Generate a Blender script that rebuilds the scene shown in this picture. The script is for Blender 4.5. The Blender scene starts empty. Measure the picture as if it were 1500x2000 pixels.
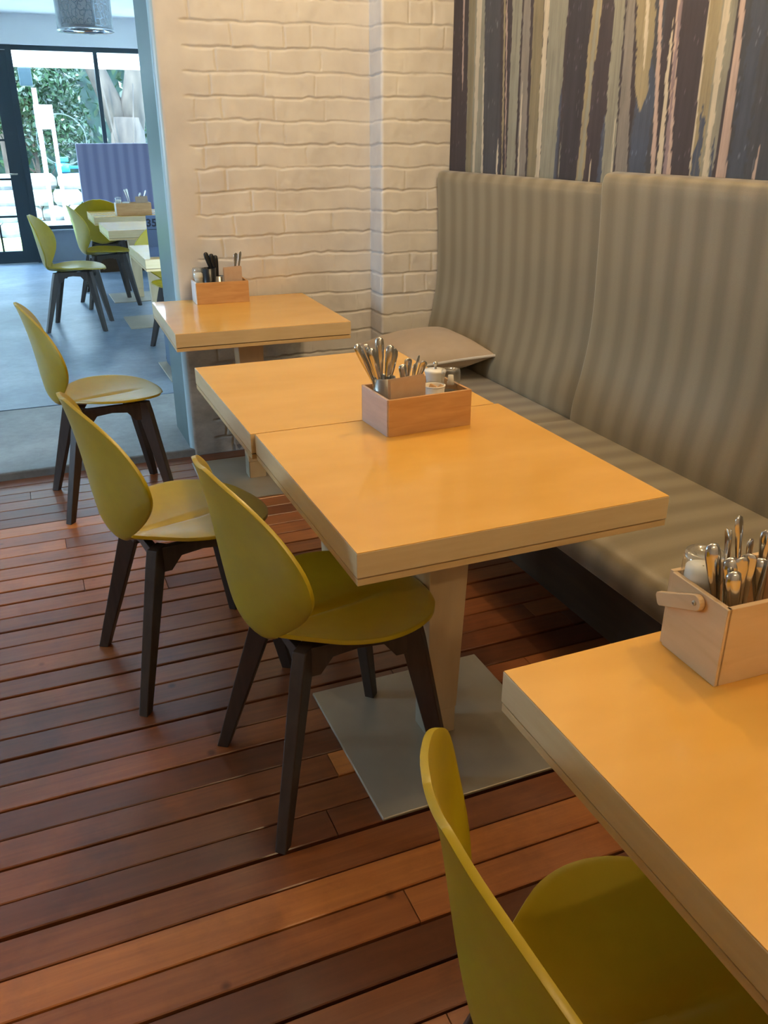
import bpy, math, random
import numpy as np
from mathutils import Vector, Matrix

SC = bpy.context.scene
COL = SC.collection
PI = math.pi
random.seed(7)

# ------------------------------------------------------------------ camera
cd = bpy.data.cameras.new('camera')
cam = bpy.data.objects.new('camera', cd); COL.objects.link(cam)
cd.sensor_fit = 'HORIZONTAL'; cd.sensor_width = 36.0; cd.lens = 1654.32 / 1500 * 36
cd.clip_start = 0.02; cd.clip_end = 200
YAW, PITCH = 0.393468, 0.419380
cam.location = (0, 0, 1.43479)
fw = Vector((math.sin(YAW) * math.cos(PITCH), math.cos(YAW) * math.cos(PITCH), -math.sin(PITCH)))
rt = Vector((math.cos(YAW), -math.sin(YAW), 0)); up = rt.cross(fw)
cam.matrix_world = Matrix.Translation(cam.location) @ Matrix((rt, up, -fw)).transposed().to_4x4()
SC.camera = cam

# ------------------------------------------------------------------ exposure, world, lights
SC.view_settings.view_transform = 'Standard'
SC.view_settings.look = 'None'
SC.view_settings.gamma = 1.0
SC.view_settings.use_curve_mapping = False
SC.view_settings.exposure = 0.0

W = bpy.data.worlds.new('daylight'); SC.world = W; W.use_nodes = True
bg = W.node_tree.nodes['Background']
bg.inputs['Color'].default_value = (0.46, 0.73, 1.0, 1)
bg.inputs['Strength'].default_value = 26.0

def light(name, kind, loc, energy, color, **kw):
    d = bpy.data.lights.new(name, kind); d.energy = energy; d.color = color
    for k, v in kw.items(): setattr(d, k, v)
    o = bpy.data.objects.new(name, d); COL.objects.link(o); o.location = loc
    return o

sun = light('sun', 'SUN', (0, 0, 10), 9.0, (1.0, 0.95, 0.86), angle=0.01)
sun.rotation_euler = Vector((0.45, 0.75, -1.0)).to_track_quat('-Z', 'Y').to_euler()
WARM = (1.0, 0.74, 0.40)
light('ceiling_spot', 'POINT', (1.22, 2.35, 2.52), 40, WARM, shadow_soft_size=0.04)
light('ceiling_spot', 'POINT', (0.95, -1.30, 2.52), 34, WARM, shadow_soft_size=0.05)
light('ceiling_spot', 'POINT', (1.72, 0.90, 2.52), 24, WARM, shadow_soft_size=0.05)
light('ceiling_spot', 'POINT', (0.95, 3.35, 2.55), 6, (1.0, 0.72, 0.42), shadow_soft_size=0.08)
# portals only guide daylight sampling through the glazing and the added side window
def portal(name, loc, rot, sx, sy):
    o = light(name, 'AREA', loc, 1, (1, 1, 1), shape='RECTANGLE', size=sx, size_y=sy)
    o.rotation_euler = rot; o.data.cycles.is_portal = True
portal('daylight_portal', (0.2, 11.35, 1.4), (-PI / 2, 0, 0), 7.0, 2.4)
portal('daylight_portal', (-3.08, 3.1, 1.6), (0, -PI / 2, 0), 1.0, 1.0)

# ------------------------------------------------------------------ materials
def lin(c):
    return tuple(((v / 255) / 12.92 if v / 255 <= 0.04045 else ((v / 255 + 0.055) / 1.055) ** 2.4) for v in c)

class NT:
    def __init__(s, name):
        s.m = bpy.data.materials.new(name); s.m.use_nodes = True
        s.t = s.m.node_tree; s.b = s.t.nodes['Principled BSDF']
    def n(s, typ, **kw):
        nd = s.t.nodes.new(typ)
        for k, v in kw.items():
            if k.startswith('i_'): nd.inputs[k[2:].replace('_', ' ')].default_value = v
            else: setattr(nd, k, v)
        return nd
    def l(s, a, b): s.t.links.new(a, b)

def setp(b, rough=.5, metal=0., spec=.5, coat=0., coat_r=.1, sheen=0.):
    b.inputs['Roughness'].default_value = rough; b.inputs['Metallic'].default_value = metal
    b.inputs['Specular IOR Level'].default_value = spec
    b.inputs['Coat Weight'].default_value = coat; b.inputs['Coat Roughness'].default_value = coat_r
    b.inputs['Sheen Weight'].default_value = sheen

def mat(name, c1, c2=None, scale=8., stretch=(1, 1, 1), rough=.5, metal=0., spec=.5, coat=0., coat_r=.1,
        bump=0., bscale=60., detail=5., sheen=0., c3=None, dist=0.0):
    """colour varies between c1 and c2 with stretched noise; optional fine bump"""
    t = NT(name); setp(t.b, rough, metal, spec, coat, coat_r, sheen)
    c2 = c2 or c1
    tc = t.n('ShaderNodeTexCoord'); mp = t.n('ShaderNodeMapping'); mp.inputs['Scale'].default_value = stretch
    t.l(tc.outputs['Object'], mp.inputs['Vector'])
    nz = t.n('ShaderNodeTexNoise', i_Scale=scale, i_Detail=detail, i_Distortion=dist); t.l(mp.outputs[0], nz.inputs['Vector'])
    r = t.n('ShaderNodeValToRGB'); r.color_ramp.elements[0].position = .3; r.color_ramp.elements[1].position = .7
    r.color_ramp.elements[0].color = (*lin(c1), 1); r.color_ramp.elements[1].color = (*lin(c2), 1)
    if c3:
        e = r.color_ramp.elements.new(.85); e.color = (*lin(c3), 1)
    t.l(nz.outputs['Fac'], r.inputs[0]); t.l(r.outputs[0], t.b.inputs['Base Color'])
    if bump:
        n2 = t.n('ShaderNodeTexNoise', i_Scale=bscale, i_Detail=4.); t.l(mp.outputs[0], n2.inputs['Vector'])
        bp = t.n('ShaderNodeBump', i_Strength=bump, i_Distance=.002); t.l(n2.outputs['Fac'], bp.inputs['Height'])
        t.l(bp.outputs[0], t.b.inputs['Normal'])
    return t.m

M = {}
M['top'] = mat('maple_laminate', (224, 166, 70), (236, 178, 84), 3.2, (1, 2.2, 1), rough=.26, spec=.5, coat=.4, coat_r=.07, bump=.01, bscale=60, detail=3)
M['edge'] = mat('maple_edge', (214, 184, 136), (222, 195, 150), 9, (1, 1, 8), rough=.42, bump=.03, bscale=120)
M['ply'] = mat('ply_edge', (205, 170, 118), (218, 184, 132), 10, (1, 1, 10), rough=.5)
M['column'] = mat('maple_column', (212, 184, 140), (224, 198, 156), 7, (3, 3, .6), rough=.4)
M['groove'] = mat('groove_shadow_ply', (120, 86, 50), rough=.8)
M['steel'] = mat('brushed_steel', (164, 154, 134), (178, 168, 148), 6, rough=.38, metal=.35, bump=.04, bscale=300)
M['cutlery'] = mat('polished_steel', (205, 203, 198), rough=.16, metal=1.0)
M['cupmetal'] = mat('cup_steel', (190, 186, 176), rough=.28, metal=1.0)
M['chair'] = mat('mustard_plastic', (166, 142, 16), (172, 148, 22), 20, rough=.36, spec=.5, bump=.05, bscale=700)
M['darkwood'] = mat('dark_stained_beech', (52, 44, 40), (64, 54, 48), 12, (6, 6, .8), rough=.42, spec=.5, bump=.05, bscale=80)
M['box'] = mat('caddy_timber', (188, 138, 84), (206, 158, 104), 7, (1.2, 1, 9), rough=.45, dist=.6, c3=(176, 122, 70))
M['boxside'] = mat('caddy_end_timber', (190, 162, 146), (204, 176, 160), 7, (1, 1.2, 9), rough=.5, dist=.6)
M['ash'] = mat('pale_caddy_timber', (208, 172, 126), (220, 186, 142), 6, (1.2, 1, 7), rough=.45, dist=.6, c3=(192, 150, 100))
M['kraft'] = mat('kraft_napkin', (188, 158, 130), (196, 166, 138), 40, rough=.9, bump=.08, bscale=400)
M['paper'] = mat('white_paper_cup', (236, 230, 218), rough=.6)
M['porc'] = mat('white_porcelain', (232, 226, 214), rough=.2)
M['sugar'] = mat('brown_sachet', (190, 142, 92), (208, 170, 124), 60, rough=.7)
M['pepper'] = mat('peppercorns', (40, 34, 30), (84, 74, 64), 160, rough=.7, detail=1)
M['salt'] = mat('salt_grains', (225, 220, 210), (240, 236, 228), 160, rough=.7)
M['black'] = mat('black_ceramic', (24, 27, 32), rough=.3)
M['whitep'] = mat('white_paint_panel', (235, 236, 240), rough=.35)
M['pillow'] = mat('taupe_cushion', (170, 152, 132), (178, 160, 140), 12, rough=.9, bump=.15, bscale=500, sheen=.2)
M['piping'] = mat('pale_piping', (196, 190, 184), rough=.8)
M['kick'] = mat('dark_kickboard', (62, 44, 28), (74, 54, 36), 6, (1, .5, 4), rough=.75, spec=.2)
M['jamb'] = mat('grey_teal_paint', (78, 98, 98), (88, 108, 108), 4, (1, 1, .3), rough=.38, bump=.05, bscale=25)
M['jambedge'] = mat('jamb_edge_highlight', (176, 198, 204), (190, 208, 212), 5, (1, 1, .3), rough=.3)  # blue-white reflection of the rounded edge trim, put into its colour
M['ceil'] = mat('white_ceiling', (226, 226, 226), (232, 232, 232), 3, rough=.8)
M['plaster'] = mat('white_plaster', (214, 210, 204), (222, 218, 212), 3, rough=.8, bump=.05, bscale=20)
M['greywall'] = mat('grey_render', (126, 134, 138), (142, 150, 154), 3, rough=.7, bump=.08, bscale=25)
M['frame'] = mat('dark_teal_metal', (30, 50, 58), (34, 54, 62), 4, rough=.4)
M['sign'] = mat('slate_blue_board', (84, 98, 124), rough=.5)
M['signink'] = mat('dark_ink', (22, 26, 38), rough=.5)
M['fbench'] = None
M['bark'] = mat('tree_bark', (40, 35, 31), (76, 67, 58), 6, (1, 1, .4), rough=.9, bump=.0, bscale=5)
M['leafA'] = mat('green_leaves', (14, 34, 22), (44, 74, 40), 5, rough=.35, c3=(92, 112, 56))
M['leafB'] = mat('blue_green_leaves', (14, 36, 34), (40, 74, 60), 5, rough=.35)
M['pave'] = mat('pale_paving', (196, 194, 180), (214, 212, 200), 2, rough=.9)
M['grass'] = mat('lawn', (150, 190, 80), (190, 214, 110), 8, rough=.9)
M['stone'] = mat('garden_stone', (96, 100, 100), (150, 152, 150), 5, rough=.9, bump=.8, bscale=9)
M['whiteout'] = mat('white_outdoor_paint', (244, 244, 244), rough=.5)
M['canvas'] = mat('awning_canvas', (246, 246, 242), (238, 238, 234), 2, rough=.8)
M['blueplastic'] = mat('bright_blue_plastic', (20, 120, 220), rough=.4)
M['cyanplastic'] = mat('cyan_plastic', (40, 210, 220), rough=.4)
M['greybox'] = mat('blue_grey_cabinet', (78, 98, 124), (86, 106, 132), 3, rough=.45)
M['shade'] = mat('taupe_shade_fabric', (150, 134, 122), (162, 146, 134), 30, (1, 1, 6), rough=.9)
M['iron'] = mat('dark_scroll_iron', (30, 34, 42), rough=.35, metal=.6)
M['chrome'] = mat('chrome_scroll', (200, 206, 212), rough=.12, metal=1.0)
M['rubber'] = mat('black_cable', (26, 26, 28), rough=.6)

def glass(name, tint=(1, 1, 1), refl=.07, rough=.02, body=0.0):
    t = NT(name); t.t.nodes.remove(t.b)
    tr = t.n('ShaderNodeBsdfTransparent'); tr.inputs[0].default_value = (*tint, 1)
    gl = t.n('ShaderNodeBsdfGlossy', i_Roughness=rough)
    fr = t.n('ShaderNodeLayerWeight', i_Blend=.25)
    mm = t.n('ShaderNodeMath', operation='MULTIPLY_ADD'); mm.inputs[1].default_value = .6; mm.inputs[2].default_value = refl
    mm.use_clamp = True
    mx = t.n('ShaderNodeMixShader'); t.l(fr.outputs['Facing'], mm.inputs[0]); t.l(mm.outputs[0], mx.inputs[0])
    t.l(tr.outputs[0], mx.inputs[1]); t.l(gl.outputs[0], mx.inputs[2])
    last = mx.outputs[0]
    if body:
        df = t.n('ShaderNodeBsdfDiffuse'); df.inputs[0].default_value = (.9, .95, .95, 1)
        m2 = t.n('ShaderNodeMixShader'); m2.inputs[0].default_value = body
        t.l(last, m2.inputs[1]); t.l(df.outputs[0], m2.inputs[2]); last = m2.outputs[0]
    t.l(last, t.t.nodes['Material Output'].inputs[0])
    return t.m
M['pane'] = glass('window_glass', (1, 1, 1), .02)
M['jar'] = glass('jar_glass', (.95, .95, .92), .06, .05, .03)
M['etch'] = glass('etched_glass', (.9, .95, .95), .05, .3, .45)
M['crystal'] = glass('crystal_acrylic', (.92, .96, .98), .08, .08, .03)

def stripe_mat(name, ca, cb, axis, pitch, phase, rough=(.34, .46), sheen=.25):
    t = NT(name); setp(t.b, .5, spec=.45, sheen=sheen)
    geo = t.n('ShaderNodeNewGeometry'); sp = t.n('ShaderNodeSeparateXYZ'); t.l(geo.outputs['Position'], sp.inputs[0])
    mul = t.n('ShaderNodeMath', operation='MULTIPLY_ADD'); mul.inputs[1].default_value = 2 * PI / pitch; mul.inputs[2].default_value = phase
    t.l(sp.outputs[axis], mul.inputs[0])
    sn = t.n('ShaderNodeMath', operation='SINE'); t.l(mul.outputs[0], sn.inputs[0])
    r = t.n('ShaderNodeValToRGB'); e = r.color_ramp.elements
    mr = t.n('ShaderNodeMapRange'); mr.inputs[1].default_value = -1; mr.inputs[2].default_value = 1
    t.l(sn.outputs[0], mr.inputs[0]); t.l(mr.outputs[0], r.inputs[0])
    e[0].position = .12; e[0].color = (*lin(ca), 1); e[1].position = .88; e[1].color = (*lin(cb), 1)
    wv = t.n('ShaderNodeTexNoise', i_Scale=420., i_Detail=2.); t.l(geo.outputs['Position'], wv.inputs['Vector'])
    mx = t.n('ShaderNodeMix', data_type='RGBA', blend_type='MULTIPLY'); mx.inputs[0].default_value = .22
    t.l(r.outputs[0], mx.inputs[6]); t.l(wv.outputs['Fac'], mx.inputs[7]); t.l(mx.outputs[2], t.b.inputs['Base Color'])
    rr = t.n('ShaderNodeMapRange'); rr.inputs[3].default_value = rough[1]; rr.inputs[4].default_value = rough[0]
    t.l(mr.outputs[0], rr.inputs[0]); t.l(rr.outputs[0], t.b.inputs['Roughness'])
    bp = t.n('ShaderNodeBump', i_Strength=.12, i_Distance=.001); t.l(wv.outputs['Fac'], bp.inputs['Height']); t.l(bp.outputs[0], t.b.inputs['Normal'])
    return t.m
M['fabric'] = stripe_mat('striped_upholstery', (124, 111, 86), (144, 130, 104), 'Y', .108, 0.6)
M['fbench'] = stripe_mat('lavender_striped_upholstery', (128, 126, 158), (150, 148, 178), 'X', .108, 0)

# ------------------------------------------------------------------ mesh helpers
class MB:
    def __init__(s): s.v = []; s.f = []; s.mi = []; s.mats = []
    def mid(s, m):
        if m not in s.mats: s.mats.append(m)
        return s.mats.index(m)
    def add(s, vs, fs, m=None):
        o = len(s.v); s.v += [tuple(v) for v in vs]; k = s.mid(m) if m else 0
        for f in fs: s.f.append(tuple(i + o for i in f)); s.mi.append(k)
        return s
    def box(s, x0, x1, y0, y1, z0, z1, m=None, mtx=None):
        vs = [Vector(p) for p in ((x0, y0, z0), (x1, y0, z0), (x1, y1, z0), (x0, y1, z0), (x0, y0, z1), (x1, y0, z1), (x1, y1, z1), (x0, y1, z1))]
        if mtx: vs = [mtx @ v for v in vs]
        return s.add(vs, [(0, 3, 2, 1), (4, 5, 6, 7), (0, 1, 5, 4), (1, 2, 6, 5), (2, 3, 7, 6), (3, 0, 4, 7)], m)
    def loft(s, rings, m=None, cap=True, closed=True):
        n = len(rings[0]); vs = [p for r in rings for p in r]; fs = []
        for i in range(len(rings) - 1):
            for j in range(n if closed else n - 1):
                k = (j + 1) % n
                fs.append((i * n + j, i * n + k, (i + 1) * n + k, (i + 1) * n + j))
        if cap and closed:
            fs.append(tuple(range(n))[::-1]); fs.append(tuple((len(rings) - 1) * n + j for j in range(n)))
        return s.add(vs, fs, m)
    def lathe(s, prof, c=(0, 0, 0), n=28, m=None, cap=False):
        rings = [[(c[0] + r * math.cos(2 * PI * j / n), c[1] + r * math.sin(2 * PI * j / n), c[2] + z) for j in range(n)] for r, z in prof]
        return s.loft(rings, m, cap)
    def tube(s, pts, r, n=8, m=None):
        pts = [Vector(p) for p in pts]; rings = []
        rr = r if isinstance(r, (list, tuple)) else [r] * len(pts)
        for i, p in enumerate(pts):
            d = (pts[min(i + 1, len(pts) - 1)] - pts[max(i - 1, 0)]).normalized()
            a = d.cross(Vector((0.13, 0.21, 1)).normalized() if abs(d.z) < .95 else Vector((1, 0, 0))).normalized(); b = d.cross(a)
            rings.append([tuple(p + rr[i] * (a * math.cos(2 * PI * j / n) + b * math.sin(2 * PI * j / n))) for j in range(n)])
        return s.loft(rings, m)
    def xf(s, mtx):
        s.v = [tuple(mtx @ Vector(v)) for v in s.v]; return s
    def build(s, name, m=None, parent=None, smooth=False, bevel=0., seg=2, loc=None, angle=35):
        me = bpy.data.meshes.new(name); me.from_pydata(s.v, [], s.f)
        if s.mats:
            for x in s.mats: me.materials.append(M[x])
            me.polygons.foreach_set('material_index', s.mi)
        else: me.materials.append(M[m] if isinstance(m, str) else m)
        if smooth: me.polygons.foreach_set('use_smooth', [True] * len(me.polygons))
        me.update()
        o = bpy.data.objects.new(name, me); COL.objects.link(o)
        if loc: o.location = loc
        if parent: o.parent = parent
        if bevel:
            b = o.modifiers.new('bevel', 'BEVEL'); b.width = bevel; b.segments = seg; b.limit_method = 'ANGLE'; b.angle_limit = math.radians(angle)
            b.harden_normals = False
        return o

def tag(o, label=None, cat=None, group=None, kind=None):
    if label: o['label'] = label
    if cat: o['category'] = cat
    if group: o['group'] = group
    if kind: o['kind'] = kind
    return o
def thing(name, loc, label, cat, group=None, rz=0.):
    o = bpy.data.objects.new(name, None); COL.objects.link(o); o.location = loc; o.rotation_euler = (0, 0, rz)
    o.empty_display_size = .1
    return tag(o, label, cat, group)
def dup(root, loc, rz, label, group=None):
    c = root.copy(); COL.objects.link(c); c.location = loc; c.rotation_euler = (0, 0, rz)
    tag(c, label, None, group)
    for ch in list(root.children):
        k = ch.copy(); COL.objects.link(k); k.parent = c
        for g in list(ch.children):
            q = g.copy(); COL.objects.link(q); q.parent = k
    return c
def struct(o): o['kind'] = 'structure'; return o

rng = np.random.RandomState(5)
def vnoise(u, v, su, sv, seed=0):
    """smooth value noise on arrays"""
    r = np.random.RandomState(seed).rand(64, 64)
    a = u / su; b = v / sv; i = np.floor(a).astype(int); j = np.floor(b).astype(int)
    fa = a - i; fb = b - j; fa = fa * fa * (3 - 2 * fa); fb = fb * fb * (3 - 2 * fb)
    g = lambda p, q: r[p % 64, q % 64]
    return (g(i, j) * (1 - fa) * (1 - fb) + g(i + 1, j) * fa * (1 - fb) + g(i, j + 1) * (1 - fa) * fb + g(i + 1, j + 1) * fa * fb)

def grid_mesh(name, P, mats, smooth=True, midx=None, flip=False):
    """P: (nu, nv, 3) array -> mesh"""
    nu, nv = P.shape[:2]
    me = bpy.data.meshes.new(name)
    idx = np.arange(nu * nv).reshape(nu, nv)
    q = np.stack([idx[:-1, :-1], idx[1:, :-1], idx[1:, 1:], idx[:-1, 1:]], -1).reshape(-1, 4)
    if flip: q = q[:, ::-1]
    me.vertices.add(nu * nv); me.vertices.foreach_set('co', P.reshape(-1).astype(np.float32))
    me.loops.add(q.size); me.loops.foreach_set('vertex_index', q.reshape(-1).astype(np.int32))
    me.polygons.add(len(q)); me.polygons.foreach_set('loop_start', np.arange(0, q.size, 4, dtype=np.int32))
    me.polygons.foreach_set('loop_total', np.full(len(q), 4, dtype=np.int32))
    for m in mats: me.materials.append(m)
    if midx is not None: me.polygons.foreach_set('material_index', midx.reshape(-1).astype(np.int32))
    me.polygons.foreach_set('use_smooth', np.ones(len(q), dtype=bool))
    me.update(calc_edges=True); me.validate()
    o = bpy.data.objects.new(name, me); COL.objects.link(o)
    return o

# ------------------------------------------------------------------ room shell
FZ = 0.035          # level of the concrete floor beyond the deck
YW = 3.955          # brick wall
YP = 3.815          # pilaster face
XR = 1.92           # wall behind the bench
XO = 0.625          # jamb plane of the wide opening
YB = 4.34           # back of that wall

# hardwood deck: every board a slab in one floor mesh, boards differ in tone
t = NT('hardwood_boards'); setp(t.b, .34, spec=.65)
at = t.n('ShaderNodeAttribute', attribute_name='tone')
geo = t.n('ShaderNodeNewGeometry')
mp = t.n('ShaderNodeMapping'); mp.inputs['Scale'].default_value = (1.6, 26, 4); t.l(geo.outputs['Position'], mp.inputs['Vector'])
nz = t.n('ShaderNodeTexNoise', i_Scale=2.2, i_Detail=7., i_Roughness=.62, i_Distortion=.5); t.l(mp.outputs[0], nz.inputs['Vector'])
mix = t.n('ShaderNodeMath', operation='MULTIPLY_ADD'); mix.inputs[1].default_value = .5; t.l(nz.outputs['Fac'], mix.inputs[0])
sub = t.n('ShaderNodeMath', operation='MULTIPLY_ADD'); sub.inputs[1].default_value = .9; sub.inputs[2].default_value = -.20; t.l(at.outputs['Fac'], sub.inputs[0])
t.l(sub.outputs[0], mix.inputs[2])
r = t.n('ShaderNodeValToRGB'); t.l(mix.outputs[0], r.inputs[0])
e = r.color_ramp.elements; e[0].position = 0.; e[0].color = (*lin((84, 46, 26)), 1); e[1].position = 1.; e[1].color = (*lin((206, 128, 62)), 1)
for p_, c_ in ((.3, (112, 62, 34)), (.5, (136, 78, 42)), (.75, (172, 102, 52))):
    q = e.new(p_); q.color = (*lin(c_), 1)
n3 = t.n('ShaderNodeTexNoise', i_Scale=5.5, i_Detail=6., i_Roughness=.7); t.l(geo.outputs['Position'], n3.inputs['Vector'])
r3 = t.n('ShaderNodeValToRGB'); r3.color_ramp.elements[0].position = .34; r3.color_ramp.elements[0].color = (.55, .5, .48, 1); r3.color_ramp.elements[1].position = .52
t.l(n3.outputs['Fac'], r3.inputs[0])
vo = t.n('ShaderNodeTexVoronoi', i_Scale=5.3); t.l(geo.outputs['Position'], vo.inputs['Vector'])
rk = t.n('ShaderNodeValToRGB'); rk.color_ramp.elements[0].position = .03; rk.color_ramp.elements[0].color = (.25, .2, .18, 1); rk.color_ramp.elements[1].position = .075; t.l(vo.outputs['Distance'], rk.inputs[0])
mx = t.n('ShaderNodeMix', data_type='RGBA', blend_type='MULTIPLY'); mx.inputs[0].default_value = .5
t.l(r.outputs[0], mx.inputs[6]); t.l(r3.outputs[0], mx.inputs[7])
mx2 = t.n('ShaderNodeMix', data_type='RGBA', blend_type='MULTIPLY'); mx2.inputs[0].default_value = .8
t.l(mx.outputs[2], mx2.inputs[6]); t.l(rk.outputs[0], mx2.inputs[7]); t.l(mx2.outputs[2], t.b.inputs['Base Color'])
rr = t.n('ShaderNodeMapRange'); rr.inputs[3].default_value = .22; rr.inputs[4].default_value = .42; t.l(n3.outputs['Fac'], rr.inputs[0]); t.l(rr.outputs[0], t.b.inputs['Roughness'])
bp = t.n('ShaderNodeBump', i_Strength=.12, i_Distance=.002); t.l(nz.outputs['Fac'], bp.inputs['Height']); t.l(bp.outputs[0], t.b.inputs['Normal'])
M['boards'] = t.m
M['gap'] = mat('gap_dark', (14, 10, 8), rough=.95)

def make_floor():
    v = []; f = []; tone = []; mi = []
    def bx(x0, x1, y0, y1, z0, z1, tn, k):
        o = len(v); c = .0022
        v.extend([(x0, y0, z0), (x1, y0, z0), (x1, y1, z0), (x0, y1, z0),
                  (x0, y0, z1 - c), (x1, y0, z1 - c), (x1, y1, z1 - c), (x0, y1, z1 - c),
                  (x0 + c * .4, y0 + c, z1), (x1 - c * .4, y0 + c, z1), (x1 - c * .4, y1 - c, z1), (x0 + c * .4, y1 - c, z1)])
        for q in ((0, 1, 5, 4), (1, 2, 6, 5), (2, 3, 7, 6), (3, 0, 4, 7), (4, 5, 9, 8), (5, 6, 10, 9), (6, 7, 11, 10), (7, 4, 8, 11), (8, 9, 10, 11)):
            f.append(tuple(i + o for i in q)); tone.append(tn); mi.append(k)
    P = .0925; y = YW - .004; n = 0
    R = random.Random(11)
    while y > -2.4:
        gap = R.choice([.003, .004, .005, .007, .010]) if n > 8 else .0035
        x = -3.0 - R.random() * 1.5
        while x < XR:
            L = R.uniform(1.3, 3.2); x1 = min(x + L, XR)
            if x1 > -3:
                tn = min(1, max(0, R.gauss(.47, .23)))
                bx(max(x, -3), x1 - .0012, y - P + gap, y, -.022, 0, tn, 0)
            x += L
        y -= P; n += 1
    o0 = len(v); v.extend([(-3, -2.5, -.02), (XR, -2.5, -.02), (XR, YW, -.02), (-3, YW, -.02)])
    f.append((o0, o0 + 1, o0 + 2, o0 + 3)); tone.append(0); mi.append(1)
    me = bpy.data.meshes.new('floor'); me.from_pydata(v, [], f)
    me.materials.append(M['boards']); me.materials.append(M['gap']); me.polygons.foreach_set('material_index', mi)
    a = me.attributes.new('tone', 'FLOAT', 'FACE'); a.data.foreach_set('value', tone)
    o = bpy.data.objects.new('floor', me); COL.objects.link(o); struct(o)
make_floor()

# concrete
def concrete(name, c1, c2, c3, rough):
    t = NT(name); setp(t.b, rough, spec=.5)
    geo = t.n('ShaderNodeNewGeometry')
    n1 = t.n('ShaderNodeTexNoise', i_Scale=1.1, i_Detail=9., i_Roughness=.68); t.l(geo.outputs['Position'], n1.inputs['Vector'])
    r = t.n('ShaderNodeValToRGB'); t.l(n1.outputs['Fac'], r.inputs[0]); e = r.color_ramp.elements
    e[0].position = .32; e[0].color = (*lin(c1), 1); e[1].position = .68; e[1].color = (*lin(c2), 1); q = e.new(.5); q.color = (*lin(c3), 1)
    n2 = t.n('ShaderNodeTexNoise', i_Scale=22., i_Detail=6., i_Roughness=.7); t.l(geo.outputs['Position'], n2.inputs['Vector'])
    r2 = t.n('ShaderNodeValToRGB'); r2.color_ramp.elements[0].position = .3; r2.color_ramp.elements[0].color = (.72, .72, .72, 1); r2.color_ramp.elements[1].position = .62
    t.l(n2.outputs['Fac'], r2.inputs[0])
    mx = t.n('ShaderNodeMix', data_type='RGBA', blend_type='MULTIPLY'); mx.inputs[0].default_value = .7
    t.l(r.outputs[0], mx.inputs[6]); t.l(r2.outputs[0], mx.inputs[7]); t.l(mx.outputs[2], t.b.inputs['Base Color'])
    bp = t.n('ShaderNodeBump', i_Strength=.15, i_Distance=.003); t.l(n2.outputs['Fac'], bp.inputs['Height']); t.l(bp.outputs[0], t.b.inputs['Normal'])
    return t.m
M['conc'] = concrete('polished_concrete', (82, 98, 116), (152, 166, 178), (114, 130, 148), .34)
M['conc2'] = concrete('worn_concrete_sill', (112, 114, 114), (168, 170, 168), (140, 142, 142), .5)
struct(MB().box(-5, 4.2, 4.99, 11.32, -.1, FZ).build('floor.001', 'conc'))
struct(MB().box(-3, 0.95, YW + .002, 4.98, -.1, FZ).build('trim_1', 'conc2', bevel=.008))

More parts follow.
